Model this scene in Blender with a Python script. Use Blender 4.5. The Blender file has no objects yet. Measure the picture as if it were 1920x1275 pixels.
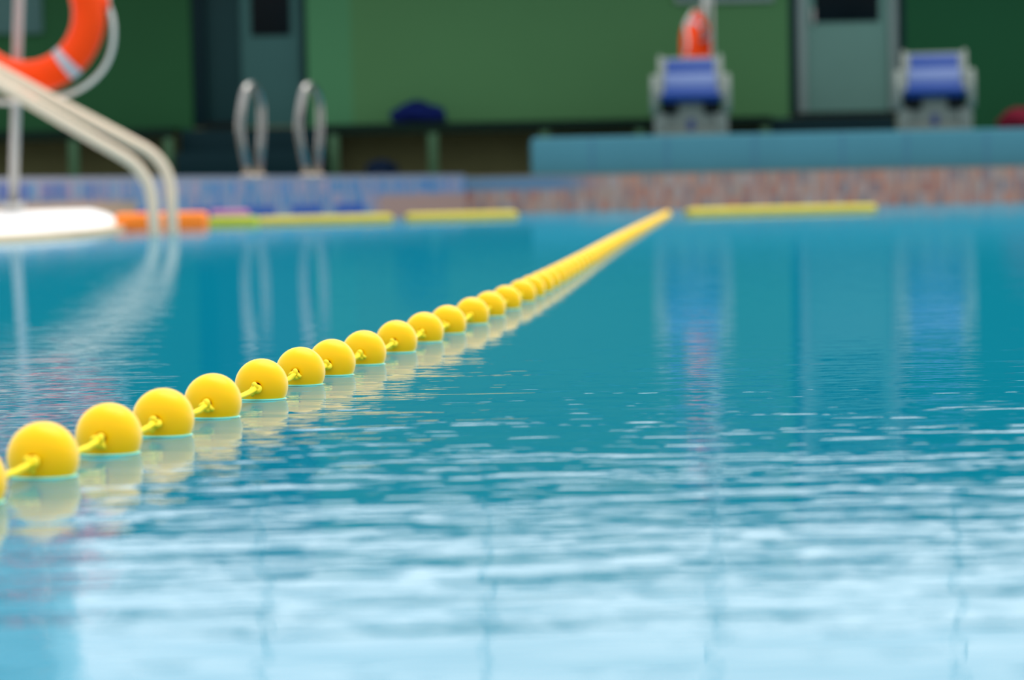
import bpy, bmesh, math, random
from mathutils import Vector, Matrix, noise as mnoise

random.seed(7)
scn = bpy.context.scene
COL = scn.collection
PI = math.pi

# ------------------------------------------------------------------ camera
F_PX = 4400.0            # focal length in pixels of the 1920 wide frame
H = 0.20                 # eye height above the water
PITCH = math.atan(282.5 / F_PX)
ROLL = 0.020
Fw = Vector((0, math.cos(PITCH), -math.sin(PITCH)))
R0 = Vector((1, 0, 0))
U0 = Vector((0, math.sin(PITCH), math.cos(PITCH)))
Rt = R0 * math.cos(ROLL) - U0 * math.sin(ROLL)
Up = U0 * math.cos(ROLL) + R0 * math.sin(ROLL)
EYE = Vector((0, 0, H))

cam_d = bpy.data.cameras.new('camera')
cam = bpy.data.objects.new('camera', cam_d)
COL.objects.link(cam)
m = Matrix((Rt, Up, -Fw)).transposed().to_4x4()
m.translation = EYE
cam.matrix_world = m
cam_d.sensor_width = 36.0
cam_d.lens = F_PX * 36.0 / 1920.0
cam_d.clip_start = 0.05
cam_d.clip_end = 200
cam_d.dof.use_dof = True
cam_d.dof.focus_distance = 2.38
cam_d.dof.aperture_fstop = 5.6
scn.camera = cam


def ray(x, y):
    return Fw * F_PX + Rt * (x - 960.0) + Up * (637.5 - y)


def at(x, y, Y):
    """world point seen at (x, y) at distance Y down the pool"""
    d = ray(x, y)
    return EYE + d * (Y / d.y)


def on(x, y, z=0.0):
    """world point seen at (x, y) on the level z"""
    d = ray(x, y)
    return EYE + d * ((z - H) / d.z)


# ------------------------------------------------------------------ materials
def lin(r, g, b):
    def f(c):
        c /= 255.0
        return c / 12.92 if c <= 0.04045 else ((c + 0.055) / 1.055) ** 2.4
    return (f(r), f(g), f(b), 1.0)


def new_mat(name):
    mt = bpy.data.materials.new(name)
    mt.use_nodes = True
    nt = mt.node_tree
    return mt, nt, nt.nodes['Principled BSDF']


def mat(name, col, rough=0.5, metal=0.0, var=0.06, scale=14.0, spec=0.5, bump=0.0, coat=0.0):
    mt, nt, b = new_mat(name)
    tc = nt.nodes.new('ShaderNodeTexCoord')
    nz = nt.nodes.new('ShaderNodeTexNoise')
    nz.inputs['Scale'].default_value = scale
    nz.inputs['Detail'].default_value = 4
    nt.links.new(tc.outputs['Object'], nz.inputs['Vector'])
    mx = nt.nodes.new('ShaderNodeMix')
    mx.data_type = 'RGBA'
    c = Vector(col[:3])
    mx.inputs[6].default_value = (*(c * (1 - var)), 1)
    mx.inputs[7].default_value = (*(c * (1 + var)), 1)
    nt.links.new(nz.outputs['Fac'], mx.inputs[0])
    nt.links.new(mx.outputs[2], b.inputs['Base Color'])
    b.inputs['Roughness'].default_value = rough
    b.inputs['Metallic'].default_value = metal
    b.inputs['Specular IOR Level'].default_value = spec
    b.inputs['Coat Weight'].default_value = coat
    b.inputs['Coat Roughness'].default_value = 0.15
    if bump:
        bp = nt.nodes.new('ShaderNodeBump')
        bp.inputs['Strength'].default_value = bump
        bp.inputs['Distance'].default_value = 0.002
        nt.links.new(nz.outputs['Fac'], bp.inputs['Height'])
        nt.links.new(bp.outputs['Normal'], b.inputs['Normal'])
    return mt


class N:
    """small helper to write node maths"""
    def __init__(self, nt):
        self.nt = nt

    def math(self, op, a, b=None, c=None, clamp=False):
        n = self.nt.nodes.new('ShaderNodeMath')
        n.operation = op
        n.use_clamp = clamp
        for i, v in enumerate((a, b, c)):
            if v is None:
                continue
            if isinstance(v, (int, float)):
                n.inputs[i].default_value = v
            else:
                self.nt.links.new(v, n.inputs[i])
        return n.outputs[0]

    def smooth(self, v, a, b, lo=0.0, hi=1.0):
        n = self.nt.nodes.new('ShaderNodeMapRange')
        n.interpolation_type = 'SMOOTHSTEP'
        self.nt.links.new(v, n.inputs['Value'])
        n.inputs['From Min'].default_value = a
        n.inputs['From Max'].default_value = b
        n.inputs['To Min'].default_value = lo
        n.inputs['To Max'].default_value = hi
        return n.outputs['Result']

    def mix(self, f, a, b):
        n = self.nt.nodes.new('ShaderNodeMix')
        n.data_type = 'RGBA'
        for k, v in ((0, f), (6, a), (7, b)):
            if isinstance(v, (int, float)):
                n.inputs[k].default_value = v
            elif isinstance(v, tuple):
                n.inputs[k].default_value = v
            else:
                self.nt.links.new(v, n.inputs[k])
        return n.outputs[2]

    def noise(self, vec, scale, detail=2.0, rough=0.5):
        n = self.nt.nodes.new('ShaderNodeTexNoise')
        n.inputs['Scale'].default_value = scale
        n.inputs['Detail'].default_value = detail
        n.inputs['Roughness'].default_value = rough
        self.nt.links.new(vec, n.inputs['Vector'])
        return n.outputs['Fac']

    def mapping(self, vec, scale=(1, 1, 1), rot=(0, 0, 0), loc=(0, 0, 0)):
        n = self.nt.nodes.new('ShaderNodeMapping')
        n.inputs['Scale'].default_value = scale
        n.inputs['Rotation'].default_value = rot
        n.inputs['Location'].default_value = loc
        self.nt.links.new(vec, n.inputs['Vector'])
        return n.outputs['Vector']


def water_material():
    mt, nt, b = new_mat('pool_water')
    n = N(nt)
    out = nt.nodes['Material Output']
    nt.nodes.remove(b)
    tc = nt.nodes.new('ShaderNodeTexCoord')
    P = tc.outputs['Object']
    sep = nt.nodes.new('ShaderNodeSeparateXYZ')
    nt.links.new(P, sep.inputs[0])
    X, Y = sep.outputs['X'], sep.outputs['Y']
    # ripples: long crests lying across the lane, a breeze patch near this end and one by the steps
    big = n.noise(n.mapping(P, (2.6, 9.0, 1), (0, 0, 0.05)), 1.0, 2.0)
    mid = n.noise(n.mapping(P, (10.5, 27.0, 1), (0, 0, -0.06)), 1.0, 2.0, 0.55)
    fine = n.noise(n.mapping(P, (20.0, 75.0, 1), (0, 0, 0.04)), 1.0, 2.0, 0.5)
    amp_near = n.smooth(Y, 1.9, 3.4, 1.0, 0.22)
    left = n.math('MULTIPLY', n.smooth(n.math('ADD', X, n.math('MULTIPLY', Y, 0.155)), -0.12, 0.06, 0.32, 0.0), n.smooth(Y, 3.6, 6.0, 1.0, 0.0))
    amp = n.math('MAXIMUM', amp_near, left)
    far = n.smooth(Y, 3.0, 9.0, 1.0, 1.7)
    amp = n.math('MULTIPLY', amp, far)
    fine_amp = n.smooth(Y, 1.1, 1.7, 0.35, 1.0)
    h = n.math('ADD', n.math('MULTIPLY', big, RIP[0]),
               n.math('ADD', n.math('MULTIPLY', mid, RIP[1]), n.math('MULTIPLY', n.math('MULTIPLY', fine, RIP[2]), fine_amp)))
    h = n.math('MULTIPLY', h, amp)
    # far off only the faces of the wavelets that lean towards this end show
    u = n.math('SUBTRACT', Y, 4.6)
    lean = n.math('ADD', n.math('SQRT', n.math('ADD', n.math('MULTIPLY', u, u), 4.0)), u)
    h = n.math('ADD', h, n.math('MULTIPLY', lean, 0.5 * 0.015))
    bp = nt.nodes.new('ShaderNodeBump')
    bp.inputs['Strength'].default_value = 1.0
    bp.inputs['Distance'].default_value = 1.0
    nt.links.new(h, bp.inputs['Height'])
    fr = nt.nodes.new('ShaderNodeFresnel')
    fr.inputs['IOR'].default_value = 1.42
    nt.links.new(bp.outputs['Normal'], fr.inputs['Normal'])
    fac = n.math('MINIMUM', fr.outputs[0], RIP[3])
    df = nt.nodes.new('ShaderNodeBsdfDiffuse')
    body = n.noise(P, 0.35, 2.0)
    c = n.mix(body, WATER[0], WATER[1])
    nt.links.new(c, df.inputs['Color'])
    gl = nt.nodes.new('ShaderNodeBsdfGlossy')
    gl.inputs['Roughness'].default_value = 0.02
    gl.inputs['Color'].default_value = (1, 1, 1, 1)
    nt.links.new(bp.outputs['Normal'], gl.inputs['Normal'])
    ms = nt.nodes.new('ShaderNodeMixShader')
    nt.links.new(fac, ms.inputs[0])
    nt.links.new(df.outputs[0], ms.inputs[1])
    nt.links.new(gl.outputs[0], ms.inputs[2])
    nt.links.new(ms.outputs[0], out.inputs['Surface'])
    return mt


RIP = (0.0018, 0.0013, 0.00020, 0.52)
WATER = ((0.0, 0.188, 0.300, 1), (0.0, 0.218, 0.318, 1))


def mosaic_material(name, warm):
    """small glass tiles in mixed blues (or salmon ones), with darker blue inlays in rows"""
    mt, nt, b = new_mat(name)
    n = N(nt)
    uv = nt.nodes.new('ShaderNodeUVMap')
    uv.uv_map = 'UVMap'
    P = uv.outputs['UV']
    sep = nt.nodes.new('ShaderNodeSeparateXYZ')
    nt.links.new(P, sep.inputs[0])
    U, V = sep.outputs['X'], sep.outputs['Y']
    T = 0.034
    cu = n.math('FLOOR', n.math('DIVIDE', U, T))
    cv = n.math('FLOOR', n.math('DIVIDE', V, 0.10))
    cmb = nt.nodes.new('ShaderNodeCombineXYZ')
    nt.links.new(cu, cmb.inputs[0])
    nt.links.new(cv, cmb.inputs[1])
    wn = nt.nodes.new('ShaderNodeTexWhiteNoise')
    wn.noise_dimensions = '2D'
    nt.links.new(cmb.outputs[0], wn.inputs['Vector'])
    rnd = wn.outputs['Value']
    cr = nt.nodes.new('ShaderNodeValToRGB')
    cr.color_ramp.interpolation = 'CONSTANT'
    nt.links.new(rnd, cr.inputs[0])
    warm_c = [lin(178, 124, 104), lin(164, 134, 120), lin(160, 106, 92), lin(164, 142, 136), lin(130, 114, 116)]
    blue_c = [lin(62, 114, 166), lin(106, 132, 164), lin(130, 134, 160), lin(82, 120, 158), lin(144, 132, 154)]
    cs = warm_c if warm else blue_c
    el = cr.color_ramp.elements
    el[0].position, el[0].color = 0.0, cs[0]
    el[1].position, el[1].color = 0.22, cs[1]
    for p, c in ((0.45, cs[2]), (0.65, cs[3]), (0.85, cs[4])):
        e = el.new(p)
        e.color = c
    col = cr.outputs[0]
    if warm:
        # a belt of blue tiles left at the top near the inner corner
        f = n.math('MULTIPLY', n.smooth(U, 0.75, 1.35, 1.0, 0.0), n.smooth(V, 0.15, 0.22))
        col = n.mix(f, col, lin(82, 118, 148))
    else:
        # dark blue inlay blocks: an upper row by the steps and a lower row at the water
        per = n.math('FRACT', n.math('DIVIDE', U, 0.42))
        blk = n.math('LESS_THAN', per, 0.66)
        r1 = n.math('MULTIPLY', n.math('GREATER_THAN', V, 0.19), n.math('LESS_THAN', V, 0.295))
        r1 = n.math('MULTIPLY', r1, n.smooth(U, 3.4, 5.6, 1.0, 0.0))
        per2 = n.math('FRACT', n.math('DIVIDE', n.math('ADD', U, 0.1), 0.66))
        blk2 = n.math('LESS_THAN', per2, 0.66)
        r2 = n.math('MULTIPLY', n.math('LESS_THAN', V, 0.12), n.math('MULTIPLY', n.math('GREATER_THAN', U, 4.9), n.math('LESS_THAN', U, 8.3)))
        col = n.mix(n.math('MULTIPLY', blk, r1), col, lin(14, 60, 146))
        col = n.mix(n.math('MULTIPLY', blk2, r2), col, lin(0, 72, 158))
        sal = n.math('MULTIPLY', n.smooth(U, 8.3, 8.6), n.smooth(V, 0.15, 0.20, 1.0, 0.0))
        col = n.mix(sal, col, lin(160, 124, 112))
        col = n.mix(n.smooth(V, 0.285, 0.30), col, lin(124, 128, 146))
    fu = n.math('FRACT', n.math('DIVIDE', U, T))
    fv = n.math('FRACT', n.math('DIVIDE', V, 0.10))
    g = n.math('MAXIMUM', n.math('LESS_THAN', fu, 0.08), n.math('LESS_THAN', fv, 0.025))
    col = n.mix(g, col, lin(124, 124, 126))
    nt.links.new(col, b.inputs['Base Color'])
    b.inputs['Roughness'].default_value = 0.25
    return mt


M = {}
M['yellow_plastic'] = mat('yellow_plastic', (0.96, 0.54, 0.0), 0.33, var=0.03, scale=30, spec=0.18)
_b = M['yellow_plastic'].node_tree.nodes['Principled BSDF']
_b.inputs['Sheen Weight'].default_value = 0.45
_b.inputs['Subsurface Weight'].default_value = 0.35
_b.inputs['Subsurface Radius'].default_value = (1.0, 0.6, 0.05)
_b.inputs['Subsurface Scale'].default_value = 0.012
_b.inputs['Sheen Roughness'].default_value = 0.35
_b.inputs['Sheen Tint'].default_value = (1.0, 0.95, 0.7, 1)
M['hole'] = mat('orange_hole', (0.75, 0.20, 0.01), 0.5)
M['rope'] = mat('yellow_rope', (0.86, 0.66, 0.015), 0.6, var=0.22, scale=700, spec=0.3)
M['white_rope'] = mat('white_rope', lin(205, 205, 198), 0.7, var=0.12, scale=60)
M['steel'] = mat('brushed_steel', lin(226, 203, 176), 0.42, metal=0.0, var=0.03)
M['chrome'] = mat('polished_steel', lin(150, 148, 144), 0.22, metal=1.0, var=0.03)
M['pole_metal'] = mat('grey_metal', lin(176, 174, 170), 0.4, metal=0.4, var=0.05)
M['ring'] = mat('orange_ring', (0.95, 0.062, 0.003), 0.38, var=0.05, spec=0.5)
M['band'] = mat('grey_band', lin(176, 178, 186), 0.35, var=0.05)
M['deck_white'] = mat('white_deck', (0.82, 0.81, 0.80), 0.6, var=0.05, scale=5)
M['coping'] = mat('beige_coping', lin(196, 176, 140), 0.55, var=0.12, scale=20)
M['curb'] = mat('tan_curb', lin(150, 128, 108), 0.6, var=0.1)
M['deck'] = mat('concrete_deck', lin(120, 118, 110), 0.7, var=0.1)
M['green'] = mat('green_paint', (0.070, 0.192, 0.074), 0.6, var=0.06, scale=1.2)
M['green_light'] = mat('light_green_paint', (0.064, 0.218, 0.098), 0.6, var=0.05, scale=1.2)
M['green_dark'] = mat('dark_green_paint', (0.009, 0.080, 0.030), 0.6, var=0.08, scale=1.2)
M['green_shaded'] = mat('shaded_green_paint', (0.016, 0.085, 0.030), 0.6, var=0.12, scale=0.8)  # wall green darkened: the shade at the far left is put into the colour
M['brown'] = mat('khaki_plinth', lin(104, 106, 72), 0.75, var=0.15, scale=3)
M['bench'] = mat('dark_bench', lin(8, 34, 26), 0.5, var=0.1)
M['post'] = mat('green_post', lin(66, 100, 72), 0.5, var=0.06)
M['navy'] = mat('dark_slate', lin(2, 36, 42), 0.6, var=0.1)
M['frame_dark'] = mat('dark_frame', lin(4, 34, 40), 0.5, var=0.06)
M['leaf_dark'] = mat('slate_door', lin(24, 56, 58), 0.5, var=0.06, scale=3)
M['leaf_mid'] = mat('grey_green_door', lin(58, 98, 96), 0.45, var=0.06, scale=3)
M['leaf_light'] = mat('pale_grey_green_door', lin(104, 142, 132), 0.45, var=0.06, scale=3)
M['frame_light'] = mat('pale_frame', lin(124, 142, 138), 0.45, var=0.05)
M['glass_dark'] = mat('dark_glass', lin(2, 14, 20), 0.3, var=0.0)
M['glass_grey'] = mat('grey_glass', lin(74, 108, 106), 0.3, var=0.08, scale=2)
M['platform'] = mat('blue_grey_tiles', lin(72, 128, 142), 0.5, var=0.09, scale=1.6)
M['joint'] = mat('joint', lin(60, 110, 140), 0.6)
M['block_grey'] = mat('grey_plastic', lin(118, 127, 121), 0.5, var=0.05)
M['block_blue'] = mat('blue_tread', lin(24, 60, 128), 0.45, var=0.05, bump=0.4, scale=300)
M['block_pale'] = mat('pale_blue_strip', lin(84, 104, 150), 0.4, var=0.04)
M['black'] = mat('black_rubber', lin(14, 22, 24), 0.6, var=0.1)
M['number_blue'] = mat('blue_print', lin(28, 54, 110), 0.5)
M['navy_cloth'] = mat('navy_cloth', lin(6, 22, 78), 0.85, var=0.3, scale=12)
M['dark_cloth'] = mat('dark_cloth', lin(8, 26, 48), 0.85, var=0.3, scale=12)
M['red_cloth'] = mat('dark_red_cloth', lin(96, 14, 34), 0.85, var=0.3, scale=12)
M['foam_yellow'] = mat('yellow_foam', lin(196, 180, 66), 0.75, var=0.1, scale=10)
M['foam_orange'] = mat('orange_foam', lin(250, 130, 20), 0.7, var=0.08, scale=8)
M['foam_lime'] = mat('lime_foam', lin(168, 180, 40), 0.7, var=0.08, scale=8)
M['foam_pink'] = mat('pink_foam', lin(176, 104, 150), 0.7, var=0.08, scale=8)
M['roof'] = mat('roof_sheet', lin(120, 128, 124), 0.6, var=0.06)
M['post_pale'] = mat('pale_blue_post', lin(205, 228, 235), 0.5, var=0.05)
M['pier'] = mat('blue_grey_pier', lin(196, 226, 236), 0.6, var=0.06)
M['water'] = water_material()
M['water_rim_lit'] = mat('water_rim_lit', (0.16, 0.86, 0.84), 0.08, var=0.02, spec=0.5)  # light coming through the raised water edge, painted as bright cyan
M['mosaic_blue'] = mosaic_material('blue_mosaic', False)
M['mosaic_warm'] = mosaic_material('salmon_mosaic', True)


for _k in ('green', 'green_light', 'green_dark', 'green_shaded', 'brown', 'bench', 'post', 'navy', 'frame_dark', 'leaf_dark', 'leaf_mid',
           'leaf_light', 'glass_dark', 'block_blue', 'block_pale', 'block_grey', 'black', 'navy_cloth', 'dark_cloth', 'red_cloth', 'glass_grey', 'ring', 'platform'):
    M[_k].node_tree.nodes['Principled BSDF'].inputs['Specular IOR Level'].default_value = 0.12


# ------------------------------------------------------------------ mesh helpers
def tag(o, label=None, cat=None, group=None, kind=None):
    if label:
        o['label'] = label
    if cat:
        o['category'] = cat
    if group:
        o['group'] = group
    if kind:
        o['kind'] = kind
    return o


def empty(name, loc, rotz=0.0):
    o = bpy.data.objects.new(name, None)
    COL.objects.link(o)
    o.location = loc
    o.rotation_euler = (0, 0, rotz)
    o.empty_display_size = 0.05
    return o


class MB:
    def __init__(self):
        self.bm = bmesh.new()

    def _set(self, faces, mi, smooth):
        for f in faces:
            f.material_index = mi
            f.smooth = smooth

    def box(self, lo, hi, bevel=0.0, mi=0, rot=None, piv=None, seg=2):
        lo, hi = Vector(lo), Vector(hi)
        c = (lo + hi) / 2
        s = hi - lo
        r = bmesh.ops.create_cube(self.bm, size=1.0)
        vs = r['verts']
        bmesh.ops.scale(self.bm, vec=s, verts=vs)
        bmesh.ops.translate(self.bm, vec=c, verts=vs)
        fs = list({f for v in vs for f in v.link_faces})
        if bevel > 0:
            es = list({e for v in vs for e in v.link_edges})
            rr = bmesh.ops.bevel(self.bm, geom=es, offset=min(bevel, min(s) * 0.45), segments=seg, affect='EDGES', profile=0.5)
            vs = list({v for f in rr['faces'] for v in f.verts} | {v for v in vs if v.is_valid})
            fs = list({f for v in vs for f in v.link_faces})
        if rot is not None:
            bmesh.ops.rotate(self.bm, cent=piv if piv is not None else c, matrix=rot, verts=vs)
        self._set(fs, mi, bevel > 0)
        return vs

    def tube(self, pts, r, seg=14, mi=0, cap=True, closed=False, lobes=0, lobe_amp=0.0, twist=0.0):
        pts = [Vector(p) for p in pts]
        n = len(pts)
        rings = []
        prev = None
        s = 0.0
        for i, p in enumerate(pts):
            if closed:
                t = (pts[(i + 1) % n] - pts[i - 1]).normalized()
            else:
                a = pts[max(0, i - 1)]
                b2 = pts[min(n - 1, i + 1)]
                t = (b2 - a).normalized()
            if i:
                s += (pts[i] - pts[i - 1]).length
            if prev is None:
                up = Vector((0, 0, 1)) if abs(t.z) < 0.9 else Vector((1, 0, 0))
                nx = t.cross(up).normalized()
            else:
                nx = (prev - t * prev.dot(t))
                nx = nx.normalized() if nx.length > 1e-6 else t.orthogonal().normalized()
            prev = nx
            ny = t.cross(nx)
            rad = r(i / (n - 1)) if callable(r) else r
            ring = []
            for k in range(seg):
                a = 2 * PI * k / seg
                q = rad * (1 + lobe_amp * math.cos(lobes * a + twist * s)) if lobes else rad
                ring.append(self.bm.verts.new(p + nx * (q * math.cos(a)) + ny * (q * math.sin(a))))
            rings.append(ring)
        fs = []
        m2 = n if closed else n - 1
        for i in range(m2):
            A, B = rings[i], rings[(i + 1) % n]
            for k in range(seg):
                fs.append(self.bm.faces.new((A[k], A[(k + 1) % seg], B[(k + 1) % seg], B[k])))
        if cap and not closed:
            fs.append(self.bm.faces.new(rings[0][::-1]))
            fs.append(self.bm.faces.new(rings[-1]))
        self._set(fs, mi, True)

    def lathe(self, prof, seg=48, axis='Y', mis=None):
        """prof: list of (radius, along axis)"""
        rings = []
        for r, a in prof:
            ring = []
            for k in range(seg):
                t = 2 * PI * k / seg
                c, s = r * math.cos(t), r * math.sin(t)
                v = (c, a, s) if axis == 'Y' else (c, s, a)
                ring.append(self.bm.verts.new(v))
            rings.append(ring)
        for i in range(len(rings) - 1):
            A, B = rings[i], rings[i + 1]
            for k in range(seg):
                f = self.bm.faces.new((A[k], A[(k + 1) % seg], B[(k + 1) % seg], B[k]))
                f.smooth = True
                f.material_index = mis[i] if mis else 0

    def torus(self, R, r, a0=0.0, a1=2 * PI, n=72, seg=24, rx=1.0, y0=0.0):
        """ring in the XZ plane; a partial arc is capped"""
        full = abs(a1 - a0 - 2 * PI) < 1e-6
        cnt = n if full else n + 1
        pts = [Vector((R * math.cos(a0 + (a1 - a0) * i / n), y0, R * math.sin(a0 + (a1 - a0) * i / n))) for i in range(cnt)]
        self.tube(pts, r, seg=seg, closed=full)

    def prism(self, poly, z0, z1, mi=0):
        """vertical prism over a polygon of (x, y)"""
        a = [self.bm.verts.new((p[0], p[1], z0)) for p in poly]
        b = [self.bm.verts.new((p[0], p[1], z1)) for p in poly]
        fs = [self.bm.faces.new(a[::-1]), self.bm.faces.new(b)]
        n = len(poly)
        for i in range(n):
            j = (i + 1) % n
            fs.append(self.bm.faces.new((a[i], a[j], b[j], b[i])))
        self._set(fs, mi, False)

    def profile(self, poly, x0, x1, mi=0):
        """extrusion of a (y, z) outline along x"""
        a = [self.bm.verts.new((x0, p[0], p[1])) for p in poly]
        b = [self.bm.verts.new((x1, p[0], p[1])) for p in poly]
        fs = [self.bm.faces.new(a), self.bm.faces.new(b[::-1])]
        n = len(poly)
        for i in range(n):
            j = (i + 1) % n
            fs.append(self.bm.faces.new((a[j], a[i], b[i], b[j])))
        self._set(fs, mi, False)

    def build(self, name, mats, parent=None, origin=None):
        bmesh.ops.recalc_face_normals(self.bm, faces=self.bm.faces)
        if origin is not None:
            bmesh.ops.translate(self.bm, vec=-Vector(origin), verts=self.bm.verts)
        me = bpy.data.meshes.new(name)
        self.bm.to_mesh(me)
        self.bm.free()
        for mm in (mats if isinstance(mats, (list, tuple)) else [mats]):
            me.materials.append(mm)
        o = bpy.data.objects.new(name, me)
        COL.objects.link(o)
        if origin is not None:
            o.location = origin
        if parent is not None:
            o.parent = parent
        return o


def fillet(pts, r, n=8):
    """round the inner corners of a polyline"""
    pts = [Vector(p) for p in pts]
    out = [pts[0]]
    for i in range(1, len(pts) - 1):
        p, a, b = pts[i], pts[i - 1], pts[i + 1]
        ua, ub = (a - p).normalized(), (b - p).normalized()
        d = min(r, (a - p).length * 0.48, (b - p).length * 0.48)
        s, e = p + ua * d, p + ub * d
        for k in range(n + 1):
            t = k / n
            out.append(s * (1 - t) ** 2 + p * 2 * t * (1 - t) + e * t * t)
    out.append(pts[-1])
    return out


def structure(o):
    o['kind'] = 'structure'
    return o


# ------------------------------------------------------------------ the lane rope and its floats
RAD = 0.0261
AX = 0.80 * RAD                    # half length of a float along the rope
FZ = 0.52 * RAD                    # height of its centre over the water
EXP = 2.25
seen = [(-60, 942), (82, 893), (205, 850), (307, 816), (400, 782), (491, 748), (564, 721), (623, 703), (683, 683),
        (744, 660), (796, 641), (840, 625), (885, 607), (918, 593), (949, 579.5), (978, 566)]
pos = [on(x, y) for x, y in seen]
# the line then swings gently on to the far end
ctrl = [on(949, 579.5), on(978, 566), on(1040, 533), on(1100, 497), (on(1170, 453)), on(1251, 406)]
dense = []
for i in range(1, len(ctrl) - 1):
    p0, p1, p2, p3 = ctrl[i - 1], ctrl[i], ctrl[i + 1], ctrl[min(i + 2, len(ctrl) - 1)]
    for k in range(60):
        t = k / 60
        dense.append(0.5 * ((2 * p1) + (-p0 + p2) * t + (2 * p0 - 5 * p1 + 4 * p2 - p3) * t * t + (-p0 + 3 * p1 - 3 * p2 + p3) * t ** 3))
dense.append(ctrl[-1])
acc, STEP = 0.0, 0.19
for i in range(1, len(dense)):
    acc += (dense[i] - dense[i - 1]).length
    if acc >= STEP:
        pos.append(dense[i].copy())
        acc -= STEP
for p in pos:
    p.z = 0.0
NF = len(pos)


def tangent(i):
    a, b = pos[max(0, i - 1)], pos[min(NF - 1, i + 1)]
    return (b - a).normalized()


def float_mesh():
    b = MB()
    prof, mis = [], []
    hr = 0.15 * RAD
    n = 26
    half = []
    for k in range(n + 1):
        # superellipse from the rim of the hole to the equator
        t = PI / 2 * k / n
        r = RAD * abs(math.sin(t)) ** (2 / EXP)
        a = -AX * abs(math.cos(t)) ** (2 / EXP)
        if r > hr * 1.5:
            half.append((r, a))
    lip = [(hr, -AX * 0.35), (hr, -AX * 0.80), (hr * 1.04, -AX * 0.93), (hr * 1.25, -AX * 0.985)]
    full = lip + half + [(r, -a) for r, a in half[:-1][::-1]] + [(r, -a) for r, a in lip[::-1]]
    mi = [1, 1, 1] + [0] * (len(full) - 7) + [1, 1, 1]
    b.lathe(full, 56, 'Y', mi)
    o = b.build('float', [M['yellow_plastic'], M['hole']])
    return o


ORD = ['first', 'second', 'third', 'fourth', 'fifth', 'sixth', 'seventh', 'eighth', 'ninth', 'tenth', 'eleventh', 'twelfth',
       'thirteenth', 'fourteenth', 'fifteenth', 'sixteenth', 'seventeenth', 'eighteenth', 'nineteenth', 'twentieth']
proto = float_mesh()
proto.name = 'rope_float'
for i in range(NF):
    o = proto if i == 0 else proto.copy()
    if i:
        COL.objects.link(o)
    t = tangent(i)
    o.location = pos[i] + Vector((0, 0, FZ))
    o.rotation_euler = (0.02 * math.sin(i * 2.3), 0.4 * i, math.atan2(-t.x, t.y))
    if i == 0:
        lb = 'yellow plastic float cut off by the left edge of the photo'
    elif i == NF - 1:
        lb = 'last yellow float at the far tip of the lane rope'
    elif i <= 19:
        extra = {1: ', largest'}.get(i, '')
        lb = 'round yellow float, %s whole one on the rope from the left edge%s' % (ORD[i - 1], extra)
    else:
        lb = 'small yellow float in the far stretch where the floats blur into one band'
    tag(o, lb, 'float', 'yellow floats threaded on the lane rope')

# rope with a knot in front of every float
root = empty('lane_rope', pos[0] + Vector((0, 0, FZ)))
tag(root, 'yellow twisted rope threaded through the round floats across the pool', 'rope')
knots = []
path = []
for i in range(NF):
    t = tangent(i)
    c = pos[i] + Vector((0, 0, FZ))
    kn = c - t * (AX + 0.0034) + Vector((0, 0, -0.0012))
    knots.append(kn)
    if i == 0:
        path.append(c - t * 0.25)
    else:
        prev = path[-1]
        L = (kn - prev).length
        cnt = 14 if i < 18 else 4
        for k in range(1, cnt):
            s = k / cnt
            q = prev.lerp(kn, s)
            q.z -= 0.0035 * 4 * s * (1 - s)
            path.append(q)
    path.append(kn)
    path.append(c - t * AX * 0.6)
    path.append(c)
    path.append(c + t * (AX + 0.001))
b = MB()
b.tube([p - root.location for p in path], 0.0025, seg=12, lobes=3, lobe_amp=0.16, twist=620.0)
b.build('rope_line', M['rope'], root)
b = MB()
pts = []
for k in range(64):
    t = 2 * PI * k / 64
    pts.append(Vector(((math.sin(t) + 2 * math.sin(2 * t)), -math.sin(3 * t) * 1.15, (math.cos(t) - 2 * math.cos(2 * t)))) * 0.00145)
b.tube(pts, 0.0023, seg=10, closed=True)
b.tube([Vector((0.001, 0.0, -0.002)), Vector((0.0022, -0.0012, -0.0052)), Vector((0.0024, -0.0004, -0.0074))], 0.0019, seg=10)
kproto = b.build('knot', M['rope'], root)
for i in range(NF):
    o = kproto if i == 0 else kproto.copy()
    if i:
        COL.objects.link(o)
        o.parent = root
    t = tangent(i)
    o.location = knots[i] - root.location
    o.rotation_euler = (0.25 * math.sin(i * 1.7), 0.9 * math.sin(i * 2.9), math.atan2(-t.x, t.y))

# ------------------------------------------------------------------ water
WL0, WL1 = Vector((-4.55, 10.25, 0)), Vector((-0.36, 19.35, 0))   # line of the oblique left pool wall
YB = 20.0                                                        # far pool wall


def left_wall_Y(xpx):
    """distance of the oblique wall in the direction of image column xpx"""
    k = (xpx - 960.0) / F_PX
    d = WL1 - WL0
    # WL0.x + s d.x = k (WL0.y + s d.y)
    s = (k * WL0.y - WL0.x) / (d.x - k * d.y)
    return WL0.y + s * d.y


b = MB()
poly = [(-7.0, -2.0), (8.5, -2.0), (8.5, YB + 0.02), (WL1.x - 0.02, YB + 0.02), (WL1.x - 0.02, WL1.y + 0.05), (WL0.x - 0.02, WL0.y + 0.04), (-7.0, WL0.y)]
fv = [b.bm.verts.new((x, y, 0)) for x, y in poly]
b.bm.faces.new(fv)
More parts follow.
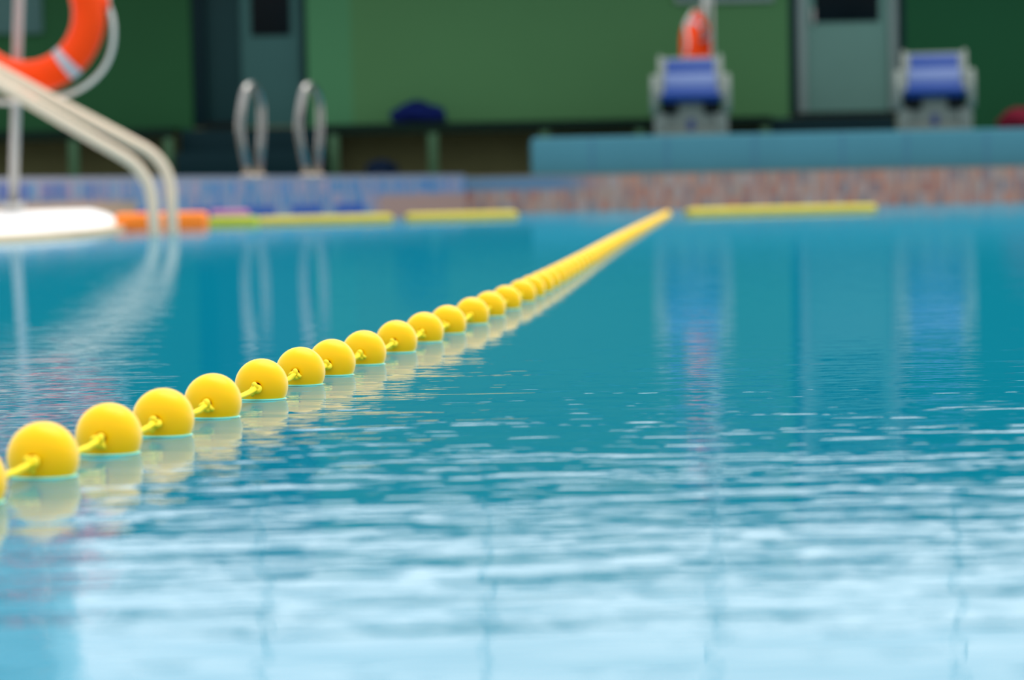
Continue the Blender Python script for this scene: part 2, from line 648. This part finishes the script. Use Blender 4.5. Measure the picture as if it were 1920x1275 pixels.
# the water creeps up a little around each of the nearer floats
for i in range(0, 26):
    t = tangent(i)
    nrm = Vector((t.y, -t.x, 0))
    rings = []
    for sc, z in ((0.98, 0.0022), (1.015, 0.0015), (1.05, 0.0009), (1.10, 0.0004), (1.20, 0.00006)):
        ring = []
        for k in range(48):
            a = 2 * PI * k / 48
            # outline of the float cut by the water level
            q = 0.0
            lo, hi = 0.0, RAD * 1.2
            for _ in range(26):
                mid = (lo + hi) / 2
                ca, sa = mid * math.cos(a), mid * math.sin(a)
                rr = math.sqrt(sa * sa + FZ * FZ)
                val = (rr / RAD) ** EXP + (abs(ca) / AX) ** EXP
                if val < 1:
                    lo = mid
                else:
                    hi = mid
            q = lo + (sc - 1) * RAD
            p = pos[i] + t * (q * math.cos(a)) + nrm * (q * math.sin(a))
            p.z = z
            ring.append(b.bm.verts.new(p))
        rings.append(ring)
    for r in range(len(rings) - 1):
        for k in range(48):
            f = b.bm.faces.new((rings[r][k], rings[r][(k + 1) % 48], rings[r + 1][(k + 1) % 48], rings[r + 1][k]))
            f.smooth = True
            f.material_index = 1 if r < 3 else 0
for f in b.bm.faces:
    f.normal_update()
    if f.normal.z < 0:
        f.normal_flip()
me = bpy.data.meshes.new('water')
b.bm.to_mesh(me)
b.bm.free()
me.materials.append(M['water'])
me.materials.append(M['water_rim_lit'])
w = bpy.data.objects.new('water', me)
COL.objects.link(w)
structure(w)


# ------------------------------------------------------------------ pool walls and decks
def strip_wall(name, p0, p1, z0, z1, th, material):
    """upright slab with a UV map measured in metres on its face"""
    d = (p1 - p0)
    L = d.length
    d.normalize()
    nb = Vector((-d.y, d.x, 0))      # to the back
    me = bpy.data.meshes.new(name)
    vs = []
    for q in (Vector((0, 0, 0)), nb * th):
        for (s, z) in ((0, z0), (L, z0), (L, z1), (0, z1)):
            p = p0 + d * s + q
            vs.append((p.x, p.y, z))
    fs = [(0, 1, 2, 3), (5, 4, 7, 6), (3, 2, 6, 7), (4, 5, 1, 0), (1, 5, 6, 2), (4, 0, 3, 7)]
    me.from_pydata(vs, [], fs)
    uvl = me.uv_layers.new(name='UVMap')
    uvs = {0: (0, z0), 1: (L, z0), 2: (L, z1), 3: (0, z1), 4: (0, z0), 5: (L, z0), 6: (L, z1), 7: (0, z1)}
    for lp in me.loops:
        uvl.data[lp.index].uv = uvs[lp.vertex_index]
    me.materials.append(material)
    o = bpy.data.objects.new(name, me)
    COL.objects.link(o)
    return structure(o)


DZ = 0.33
strip_wall('wall_left', WL0, WL1, -0.3, DZ, 0.14, M['mosaic_blue'])
strip_wall('wall_back', Vector((-0.42, YB, 0)), Vector((8.0, YB, 0)), -0.3, 0.30, 0.14, M['mosaic_warm'])
b = MB()
d = (WL1 - WL0).normalized()
nb = Vector((-d.y, d.x, 0)) * 0.14
b.prism([(WL0.x + nb.x, WL0.y + nb.y), (WL1.x + nb.x, WL1.y + nb.y), (WL1.x + nb.x, YB + 0.14), (8.0, YB + 0.14), (8.0, 25.0), (-8.0, 25.0), (-8.0, WL0.y + nb.y)], 0.0, DZ - 0.012)
structure(b.build('floor', M['deck']))

# low sloping deck at the left with its rounded beige coping
edge = [(-420, 466), (-200, 461), (-80, 458), (0, 455), (60, 452), (120, 448.5), (170, 444), (215, 437), (255, 430), (290, 424)]
b = MB()
bc = MB()
rows, crow = [], []
for (x, y) in edge:
    g = on(x, y)
    yw = left_wall_Y(x) - 0.03
    k = g.x / g.y
    span = max(0.02, yw - g.y)
    q = min(1.0, max(0.0, (x - 70) / 150.0))
    cw = min(0.05 + 0.75 * q * q, span * 0.7)
    row = []
    hmax = 0.10 * min(1.0, span / 1.0)
    for j in range(9):
        t = j / 8
        Y = g.y + cw + (span - cw) * t
        s = min(1.0, (Y - g.y - cw) / 1.2)
        z = 0.032 + hmax * s * s * (3 - 2 * s)
        row.append(b.bm.verts.new((k * Y, Y, z)))
    rows.append(row)
    cr = []
    for (dy, z) in ((0.0, -0.10), (0.0, 0.018), (0.006, 0.028), (0.018, 0.034), (cw, 0.036), (cw + 0.02, 0.033), (cw + 0.02, -0.10)):
        Y = g.y + dy
        cr.append(bc.bm.verts.new((k * Y, Y, z)))
    crow.append(cr)
for i in range(len(rows) - 1):
    for j in range(8):
        f = b.bm.faces.new((rows[i][j], rows[i + 1][j], rows[i + 1][j + 1], rows[i][j + 1]))
        f.smooth = True
    for j in range(6):
        f = bc.bm.faces.new((crow[i][j], crow[i + 1][j], crow[i + 1][j + 1], crow[i][j + 1]))
        f.smooth = True
bc.bm.faces.new(crow[-1][::-1])
dk = b.build('pool_deck', M['deck_white'])
sol = dk.modifiers.new('solid', 'SOLIDIFY')
sol.thickness = 0.03
sol.offset = -1 if dk.data.polygons[0].normal.z > 0 else 1
structure(dk)
structure(bc.build('trim_1', M['coping']))
b = MB()
ca, cb = on(-420, 420), on(250, 420)
P0, P1 = [], []
for x in (-420, 262):
    yw = left_wall_Y(x)
    k = (x - 960.0) / F_PX
    P0.append(Vector((k * (yw - 0.02), yw - 0.02, 0)))
    P1.append(Vector((k * (yw - 0.28), yw - 0.28, 0)))
b.prism([P1[0][:2], P1[1][:2], P0[1][:2], P0[0][:2]], 0.02, 0.172)
structure(b.build('trim_6', M['curb']))

# raised platform for the starting blocks
PX0 = at(998, 300, 20.25).x
PTOP = 0.635
b = MB()
b.box((PX0, 20.2, 0.285), (8.0, 21.9, PTOP), 0.012)
for xj in (1110, 1250, 1415, 1580, 1700, 1850):
    X = at(xj, 290, 20.2).x
    b.box((X - 0.008, 20.196, 0.30), (X + 0.008, 20.203, PTOP - 0.012), mi=1)
structure(b.build('starting_platform', [M['platform'], M['joint']]))

# ------------------------------------------------------------------ building behind
YW = 23.0
PL = 0.86          # top of the plinth


def wx(x, y=150, Y=YW):
    return at(x, y, Y).x


def wz(x, y, Y=YW):
    return at(x, y, Y).z


b = MB()
b.box((-8.0, YW + 0.02, DZ - 0.1), (8.0, YW + 0.3, PL))
structure(b.build('wall_plinth', M['brown']))
D1a, D1b = wx(360), wx(577)
D2a, D2b = wx(1480), wx(1698)
ROOFZ = 3.12
for nm, x0, x1, mm in (('wall_green_far_left', -8.0, D1a, M['green_shaded']),
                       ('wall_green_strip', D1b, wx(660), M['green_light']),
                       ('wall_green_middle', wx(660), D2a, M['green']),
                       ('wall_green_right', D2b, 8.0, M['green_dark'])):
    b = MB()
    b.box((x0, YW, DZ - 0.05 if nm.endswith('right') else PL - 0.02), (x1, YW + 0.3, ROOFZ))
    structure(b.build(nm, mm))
b = MB()
b.box((-9.0, 21.9, ROOFZ), (9.0, 26.0, ROOFZ + 0.14), 0.02)
structure(b.build('roof', M['roof']))

# double door on the left
r = empty('door_1', ((D1a + D1b) / 2, YW + 0.12, PL))
structure(r)


def part(name, lo, hi, mm, parent, bev=0.006):
    b = MB()
    o = Vector(parent.location)
    b.box(Vector(lo) - o, Vector(hi) - o, bev)
    return b.build(name, mm, parent)


xm = wx(452)
part('door_frame', (D1a, YW + 0.03, PL), (wx(384), YW + 0.25, ROOFZ), M['frame_dark'], r)
part('door_frame', (wx(566), YW + 0.03, PL), (D1b, YW + 0.25, ROOFZ), M['frame_dark'], r)
part('door_leaf', (wx(384), YW + 0.10, PL - 0.01), (xm, YW + 0.15, ROOFZ), M['leaf_dark'], r)
lf = part('door_leaf', (xm, YW + 0.08, PL - 0.01), (wx(566), YW + 0.13, ROOFZ), M['leaf_mid'], r)
part('window_pane', (wx(472), YW + 0.07, wz(505, 66)), (wx(546), YW + 0.085, 2.7), M['glass_dark'], r, 0.002).parent = lf
part('door_mat', (wx(378), YW - 0.06, PL), (wx(440), YW + 0.1, PL + 0.05), M['black'], r)

# grey door on the right
r = empty('door_2', ((D2a + D2b) / 2, YW + 0.12, PL))
structure(r)
part('door_frame', (D2a, YW + 0.0, PL), (wx(1496), YW + 0.25, ROOFZ), M['frame_dark'], r)
part('door_frame', (wx(1686), YW + 0.0, PL), (D2b, YW + 0.25, ROOFZ), M['frame_dark'], r)
part('door_frame', (wx(1496), YW + 0.03, PL), (wx(1514), YW + 0.2, ROOFZ), M['frame_light'], r)
part('door_frame', (wx(1670), YW + 0.03, PL), (wx(1686), YW + 0.2, ROOFZ), M['frame_light'], r)
lf = part('door_leaf', (wx(1514), YW + 0.07, PL + 0.03), (wx(1670), YW + 0.12, ROOFZ), M['leaf_light'], r)
part('window_pane', (wx(1530), YW + 0.055, wz(1590, 40)), (wx(1651), YW + 0.075, 2.7), M['glass_dark'], r, 0.002).parent = lf
part('door_handle', (wx(1524), YW + 0.02, 1.75), (wx(1530), YW + 0.06, 1.9), M['pole_metal'], r, 0.01).parent = lf
part('threshold', (wx(1496), YW - 0.02, PL), (wx(1686), YW + 0.12, PL + 0.03), M['black'], r)

for idx, (x0, x1, yb, x_) in enumerate(((-60, 84, 64, 20), (1268, 1452, 5, 1360))):
    zb = wz(x_, yb)
    r = empty('window_%d' % (idx + 1), ((wx(x0) + wx(x1)) / 2, YW - 0.02, zb))
    structure(r)
    xa, xb = wx(x0), wx(x1)
    part('window_pane', (xa + 0.03, YW - 0.02, zb + 0.04), (xb - 0.03, YW - 0.002, 2.7), M['glass_grey'], r, 0.002)
    part('window_sill', (xa, YW - 0.05, zb), (xb, YW - 0.002, zb + 0.045), M['glass_grey'] if idx == 0 else M['frame_light'], r)
    part('window_frame', (xa, YW - 0.035, zb + 0.04), (xa + 0.035, YW - 0.002, 2.7), M['glass_grey'] if idx == 0 else M['frame_light'], r)
    part('window_frame', (xb - 0.035, YW - 0.035, zb + 0.04), (xb, YW - 0.002, 2.7), M['glass_grey'] if idx == 0 else M['frame_light'], r)

# steps below both doors
for (x0, x1, lb) in ((330, 606, 'dark slate steps below the double door at the left'),
                     (1452, 1690, 'dark slate steps below the pale grey door at the right')):
    xa, xb = wx(x0, 280, 22.3), wx(x1, 280, 22.3)
    r = empty('doorstep', ((xa + xb) / 2, 22.3, DZ - 0.012))
    tag(r, lb, 'steps')
    part('tread', (xa, 22.60, DZ - 0.012), (xb, 22.995, PL - 0.03), M['navy'], r, 0.01)
    part('tread', (xa, 22.25, DZ - 0.012), (xb, 22.60, PL - 0.25), M['navy'], r, 0.01)


# benches along the wall
def bench(x0, x1, posts, lb):
    xa, xb = wx(x0, 240, 22.5), wx(x1, 240, 22.5)
    r = empty('wall_bench', ((xa + xb) / 2, 22.6, DZ - 0.012))
    tag(r, lb, 'bench', 'benches along the green wall')
    o = Vector(r.location)
    b = MB()
    for k in range(4):
        y0 = 22.42 + k * 0.142
        b.box(Vector((xa, y0, PL - 0.055)) - o, Vector((xb, y0 + 0.13, PL - 0.01)) - o, 0.008)
    b.build('seat', M['bench'], r)
    part('seat_rail', (xa + 0.02, 22.44, PL - 0.11), (xb - 0.02, 22.48, PL - 0.055), M['bench'], r)
    for p in posts:
        X = wx(p, 280, 22.45)
        part('leg', (X - 0.045, 22.425, DZ - 0.012), (X + 0.045, 22.50, PL - 0.11), M['post'], r)


bench(-260, 328, (-120, 138, 316), 'dark bench with green legs left of the double door')
bench(606, 1446, (626, 812, 1022, 1200, 1436), 'long dark bench with green legs between the two doors')


# bags and bundles
def bundle(name, c, size, mm, lb, cat, seed, strap=False):
    r = empty(name, (c[0], c[1], c[2]))
    tag(r, lb, cat)
    b = MB()
    rr = bmesh.ops.create_icosphere(b.bm, subdivisions=4, radius=1.0)
    for v in rr['verts']:
        p = v.co.copy()
        n = mnoise.noise(p * 1.3 + Vector((seed, 0, 0))) * 0.28 + mnoise.noise(p * 3.1 + Vector((0, seed, 0))) * 0.12
        p *= 1 + n
        sx = math.copysign(abs(p.x) ** 0.8, p.x)
        v.co = Vector((sx * size[0] / 2, p.y * size[1] / 2, max(0.0, (p.z + 0.75)) * size[2] / 1.75))
    for f in b.bm.faces:
        f.smooth = True
    b.build('bag_body', mm, r)
    if strap:
        b = MB()
        pts = [(size[0] * (-0.26 + 0.52 * k / 16), -size[1] * 0.2, size[2] * (0.80 + 0.30 * math.sin(PI * k / 16))) for k in range(17)]
        b.tube(pts, 0.016, seg=8)
        b.build('handle', mm, r)
    return r


p = at(783, 238, 22.62)
bundle('sports_bag', (p.x, 22.66, PL - 0.01), (0.54, 0.36, 0.19), M['navy_cloth'], 'dark navy sports bag lying on the long bench', 'bag', 1.3, True)
p = at(716, 322, 22.3)
bundle('bag', (p.x, 22.2, DZ - 0.012), (0.30, 0.28, 0.18), M['dark_cloth'], 'dark slumped bag on the floor under the long bench', 'bag', 4.1)
p = at(1918, 244, 21.3)
bundle('bag', (p.x, 21.3, PTOP), (0.44, 0.3, 0.20), M['red_cloth'], 'dark red bag on the platform at the right edge of the photo', 'bag', 8.6)


# ------------------------------------------------------------------ starting blocks
def starting_block(xc, ybase, lb):
    Yb = 20.75
    c = at(xc, ybase, Yb)
    r = empty('starting_block', (c.x, Yb, PTOP))
    r.rotation_euler = (0, 0, -0.9 * math.atan2(c.x, Yb))
    tag(r, lb, 'starting block', 'starting blocks on the blue platform')

    def bx(name, lo, hi, mm, bev=0.01):
        b = MB()
        b.box(lo, hi, bev)
        return b.build(name, mm, r)
    # pedestal: body with a wider foot
    b = MB()
    b.box((-0.245, -0.02, 0.0), (0.245, 0.32, 0.36), 0.03)
    b.box((-0.325, -0.06, 0.0), (-0.20, 0.30, 0.24), 0.03)
    b.box((0.20, -0.06, 0.0), (0.325, 0.30, 0.24), 0.03)
    b.box((-0.325, -0.06, 0.0), (0.325, 0.32, 0.05), 0.015)
    b.build('pedestal', M['block_grey'], r)
    bx('recess_shade', (-0.262, -0.068, 0.19), (-0.115, 0.1, 0.36), M['black'], 0.02)  # solid black boxes stand in for the shade inside the hollows
    bx('recess_shade', (0.115, -0.068, 0.19), (0.262, 0.1, 0.36), M['black'], 0.02)
    # sloping top: a shell with raised edges, blue tread inside
    def slab(name, x0, x1, s0, s1, t0, t1, mm, bev=0.008):
        b = MB()
        piv = Vector((0, -0.12, 0.33))
        b.box((x0, -0.12 + s0, 0.33 + t0), (x1, -0.12 + s1, 0.33 + t1), bev, rot=Matrix.Rotation(math.radians(47), 3, 'X'), piv=piv)
        return b.build(name, mm, r)
    slab('top_shell', -0.275, 0.275, 0.0, 0.50, -0.04, 0.018, M['block_grey'], 0.012)
    slab('front_lip', -0.26, 0.26, -0.022, 0.02, -0.035, 0.05, M['block_blue'], 0.016)
    tr = slab('tread', -0.235, 0.235, 0.02, 0.14, 0.012, 0.030, M['block_blue'])
    slab('grip_strip', -0.228, 0.228, 0.12, 0.28, 0.016, 0.034, M['block_pale']).parent = tr
    slab('tread', -0.215, 0.215, 0.27, 0.46, 0.012, 0.030, M['block_blue'])
    slab('side_edge', -0.285, -0.245, 0.0, 0.51, -0.03, 0.04, M['block_grey'], 0.012)
    slab('side_edge', 0.245, 0.285, 0.0, 0.51, -0.03, 0.04, M['block_grey'], 0.012)
    # cheeks that stick out at either side
    for s in (-1, 1):
        b = MB()
        pl = [(-0.10, 0.20), (-0.15, 0.28), (-0.14, 0.40), (-0.06, 0.52), (0.06, 0.55), (0.16, 0.40), (0.12, 0.20)]
        b.profile(pl, min(s * 0.285, s * 0.35), max(s * 0.285, s * 0.35))
        bmesh.ops.bevel(b.bm, geom=list(b.bm.edges), offset=0.014, segments=2, affect='EDGES', profile=0.5)
        for f in b.bm.faces:
            f.smooth = True
        b.build('side_cheek', M['block_grey'], r)
    # blue plate with a grab bar low on the front
    bx('front_plate', (-0.032, -0.032, 0.03), (0.032, -0.01, 0.15), M['number_blue'], 0.006)
    return r


starting_block(1296, 258, 'grey starting block with blue sloping top below the upright orange ring')
starting_block(1753, 250, 'grey starting block with blue sloping top right of the pale door')


# ------------------------------------------------------------------ life rings
def life_ring(name, loc, R, r, rot, lb, band0, tilt=0.0):
    o = empty(name, loc)
    o.rotation_euler = (tilt, 0, rot)
    tag(o, lb, 'life ring')
    b = MB()
    b.torus(R, r, n=96, seg=32)
    b.build('ring_body', M['ring'], o)
    for k in range(4):
        a = math.radians(band0 + 90 * k)
        b = MB()
        w = math.radians(4.6)
        b.torus(R, r * 1.03, a - w, a + w, n=8, seg=32)
        b.build('reflective_band', M['band'], o)
    b = MB()
    pts = []
    for k in range(160):
        a = 2 * PI * k / 160
        ph = (math.degrees(a) - (band0 + 57)) / 90.0
        bulge = abs(math.sin(PI * ph)) ** 0.8
        q = (R + r) * (1.015 + 0.165 * bulge)
        pts.append((q * math.cos(a), 0.012 * math.sin(8 * a), q * math.sin(a)))
    b.tube(pts, r * 0.15, seg=10, closed=True)
    b.build('grab_line', M['white_rope'], o)
    for k in range(4):
        a = math.radians(band0 + 57 + 90 * k)
        q = (R + r) * 1.0
        b = MB()
        v = Vector((q * math.cos(a), 0, q * math.sin(a)))
        tdir = Vector((-math.sin(a), 0, math.cos(a)))
        b.tube([v - tdir * 0.035, v + tdir * 0.035], r * 0.28, seg=10)
        b.build('rope_loop', M['ring'], o)
    return o


YR = 12.15
pb = at(24, 386, 12.30)
pt = at(35, 0, 12.30)
r = empty('ring_post', (pb.x, 12.30, 0.135))
tag(r, 'slim grey metal post on the left deck carrying the big orange ring', 'post')
dv = (pt - pb) / (pt.z - pb.z)
b = MB()
b.tube([dv * 0.0, dv * 1.9], 0.025, seg=20)
b.build('pole', M['pole_metal'], r)
b = MB()
b.tube([(0, 0, 0.0), (0, 0, 0.05)], 0.06, seg=24)
b.build('base_flange', M['pole_metal'], r)
cR = at(47, 25, YR)
top_in = cR.z + 0.25 - 0.135
b = MB()
pxx = dv.x * top_in
b.tube(fillet([(pxx, 0, top_in - 0.02), (pxx, -0.145, top_in - 0.02), (pxx, -0.26, top_in - 0.02), (pxx, -0.26, top_in + 0.05)], 0.03), 0.010, seg=10)
b.build('hook', M['pole_metal'], r)
life_ring('life_ring', cR, 0.328, 0.0855, 0.0, 'large orange life ring hanging on the slim post at the upper left', -51)

# edge-on ring behind the first starting block
YQ = 22.0
c2 = at(1306, 98, YQ)
pp = at(1336, 100, YQ + 0.12)
r = empty('ring_post', (pp.x, YQ + 0.12, DZ - 0.012))
tag(r, 'thin grey post rising behind the left starting block', 'post')
b = MB()
b.tube([(0, 0, 0), (0, 0, 2.3)], 0.016, seg=16)
b.build('pole', M['pole_metal'], r)
b = MB()
b.tube([(0, 0, 0), (0, 0, 0.03)], 0.06, seg=20)
b.build('base_flange', M['pole_metal'], r)
# strap from which the ring hangs
b = MB()
z0 = 2.2
tip = Vector((c2.x - pp.x + 0.05, -0.12, c2.z + 0.17 - (DZ - 0.012)))
b.tube([(0.005, -0.02, z0), (0.0, -0.05, z0 - 0.1), tip.lerp(Vector((0, -0.05, z0 - 0.1)), 0.5), tip], 0.030, seg=10)
b.build('hanging_strap', M['white_rope'], r)
life_ring('life_ring', c2, 0.275, 0.085, math.radians(72), 'orange life ring seen edge-on behind the left starting block', 40)

# ------------------------------------------------------------------ handrail of the steps at the left
r = empty('pool_handrail', on(310, 444))
tag(r, 'pair of sloping stainless steel rails entering the water at the left', 'handrail')
o = Vector(r.location)
for (pts) in ([(-230, 23, 11.30), (0, 158, 11.5), (283, 324, 11.95), (295, 442, 12.0)],
              [(-230, 10, 11.60), (0, 133, 11.8), (318, 304, 12.30), (327, 438, 12.35)]):
    P = [at(*q) for q in pts]
    low = P[-1].copy()
    low.z = -0.5
    knee = P[2].copy()
    P = [P[0], P[1], knee, low]
    foot = Vector((P[0].x - 0.03, P[0].y, 0.04))
    Q = fillet([foot - o, P[0] - o, P[2] - o, P[3] - o], 0.17, 14)
    b = MB()
    b.tube(Q, 0.030, seg=24)
    b.build('rail', M['steel'], r)
    b = MB()
    b.tube([foot - o + Vector((0, 0, 0.01)), foot - o + Vector((0, 0, 0.06))], 0.06, seg=20)
    b.build('foot_flange', M['steel'], r)


# ------------------------------------------------------------------ arched grab rails on the far left wall
for (xa, lb) in ((0, 'left arched steel grab rail on the blue mosaic wall before the dark door'),
                 (110, 'right arched steel grab rail on the blue mosaic wall')):
    yw = left_wall_Y(465 + xa)
    Yf = yw + 0.10
    Yr = Yf + 0.42
    f_top = at(462 + xa, 166, Yf)
    pf = [at(466 + xa, 327, Yf + 0.05), at(449 + xa, 246, Yf), at(452 + xa, 206, Yf), at(460 + xa, 165, Yf + 0.05)]
    pr = [at(472 + xa, 158, Yf + 0.2), at(489 + xa, 178, Yr), at(492 + xa, 240, Yr), at(484 + xa, 327, Yr)]
    pf[0].z = DZ - 0.012
    pr[-1].z = DZ - 0.012
    base = (pf[0] + pr[-1]) / 2
    base.z = DZ - 0.012
    r = empty('grab_rail', base)
    tag(r, lb, 'grab rail', 'arched grab rails at the far ladder')
    b = MB()
    b.tube(fillet([q - base for q in pf + pr], 0.12, 8), 0.027, seg=18)
    b.build('arch', M['chrome'], r)
    for q in (pf[0], pr[-1]):
        b = MB()
        v = q - base
        b.tube([v, v + Vector((0, 0, 0.022))], 0.055, seg=20)
        b.build('foot_flange', M['steel'], r)


# ------------------------------------------------------------------ foam floats at the edge
def noodle(xa, xb, Ya, Yb, rad, mm, lb):
    a, c = at(xa, 420, Ya), at(xb, 420, Yb)
    a.z = c.z = rad * 0.72
    mid = (a + c) / 2
    r = empty('pool_noodle', (mid.x, mid.y, 0.0))
    tag(r, lb, 'pool noodle')
    o = Vector((mid.x, mid.y, 0))
    L = (c - a).length
    b = MB()
    n = 30
    pts = []
    for k in range(n + 1):
        t = k / n
        q = a.lerp(c, t) - o
        q.y += 0.02 * math.sin(t * PI * 1.6 + xa)
        pts.append(q)

    def rr(t):
        e = min(t, 1 - t) * L
        return rad * (0.80 + 0.20 * min(1.0, e / (rad * 0.7)))
    b.tube(pts, rr, seg=20)
    b.build('foam_tube', mm, r)
    b = MB()
    for e, s in ((pts[0], -1), (pts[-1], 1)):
        dd = (pts[-1] - pts[0]).normalized() * s
        b.tube([e - dd * 0.01, e + dd * 0.002], rad * 0.35, seg=14)
    b.build('core_hole', M['black'], r)


noodle(484, 735, 15.0, 15.3, 0.034, M['foam_yellow'], 'yellow foam noodle floating beside the lime float')
noodle(762, 968, 15.4, 15.8, 0.034, M['foam_yellow'], 'yellow foam noodle floating left of the lane rope, further right one')
noodle(1288, 1640, 15.0, 15.6, 0.034, M['foam_yellow'], 'yellow foam noodle floating right of the lane rope')


def foam_block(name, xa, xb, Y, depth, h, mm, lb, cat):
    a, c = at(xa, 430, Y), at(xb, 430, Y)
    r = empty(name, ((a.x + c.x) / 2, Y + depth / 2, 0.0))
    tag(r, lb, cat)
    b = MB()
    w = (c.x - a.x) / 2
    b.box((-w, -depth / 2, -0.02), (w, depth / 2, h), min(0.03, h * 0.4), seg=4)
    b.build('foam_body', mm, r)
    b = MB()
    b.box((-w * 0.94, -depth / 2 - 0.002, h * 0.42), (w * 0.94, depth / 2 + 0.002, h * 0.50), 0.002)
    b.build('seam', mm, r)


foam_block('foam_float', 214, 384, 13.75, 0.22, 0.105, M['foam_orange'], 'orange foam float behind the steel handrail', 'foam float')
foam_block('foam_float', 390, 482, 14.55, 0.20, 0.066, M['foam_lime'], 'lime green foam float between the orange float and a yellow noodle', 'foam float')
foam_block('foam_float', 394, 468, 15.05, 0.06, 0.105, M['foam_pink'], 'pink foam float peeping out behind the lime float', 'foam float')

# ------------------------------------------------------------------ what the near water mirrors above the roof
for k, xm_ in enumerate((478, 905, 1335, 1795)):
    X = (xm_ - 960) / F_PX * 24.0
    b = MB()
    b.box((X - 0.02, 24.0, ROOFZ + 0.1), (X + 0.02, 24.04, 7.5), 0.01)
    structure(b.build('trim_%d' % (k + 2), M['post_pale']))
b = MB()
b.box((-8.5, 23.6, ROOFZ + 0.1), ((95 - 960) / F_PX * 24.0, 25.0, 7.5), 0.02)
structure(b.build('wall_tower', M['pier']))

# ------------------------------------------------------------------ light: bright overcast sky
wd = bpy.data.worlds.new('sky')
scn.world = wd
wd.use_nodes = True
nt = wd.node_tree
bg = nt.nodes['Background']
n = N(nt)
tc = nt.nodes.new('ShaderNodeTexCoord')
sp = nt.nodes.new('ShaderNodeSeparateXYZ')
nt.links.new(tc.outputs['Generated'], sp.inputs[0])
cl = n.noise(n.mapping(tc.outputs['Generated'], (3, 3, 7)), 1.6, 4.0)
c1 = n.mix(n.smooth(sp.outputs['Z'], 0.10, 0.6), (1.30, 1.36, 1.40, 1), (1.12, 1.22, 1.34, 1))
c2_ = n.mix(n.smooth(cl, 0.35, 0.65), c1, (1.36, 1.38, 1.38, 1))
el = n.smooth(sp.outputs['Z'], 0.12, 0.26, 1.40, 1.0)
# brighter towards the far end, duller behind this end of the pool
bk = n.smooth(sp.outputs['Y'], -0.75, 0.25, 1.05, 1.0)
lowd = n.smooth(sp.outputs['Z'], 0.02, 0.50, 0.30, 1.0)
lowd = n.math('ADD', lowd, n.smooth(sp.outputs['Y'], -0.35, 0.20, 0.0, 1.0), clamp=True)
fc = n.math('MULTIPLY', n.math('MULTIPLY', el, bk), lowd)
vm = nt.nodes.new('ShaderNodeVectorMath')
vm.operation = 'SCALE'
nt.links.new(c2_, vm.inputs[0])
nt.links.new(fc, vm.inputs['Scale'])
nt.links.new(vm.outputs[0], bg.inputs['Color'])
bg.inputs['Strength'].default_value = 1.0

sd = bpy.data.lights.new('sun', 'SUN')
sd.energy = 2.7
sd.angle = math.radians(50)
sd.color = (1.0, 0.96, 0.90)
so = bpy.data.objects.new('sun', sd)
COL.objects.link(so)
so.rotation_euler = (math.radians(-14), math.radians(10), 0)

scn.view_settings.view_transform = 'Standard'
scn.view_settings.look = 'None'
scn.view_settings.exposure = 0.0
scn.view_settings.gamma = 1.0
scn.view_settings.use_curve_mapping = False
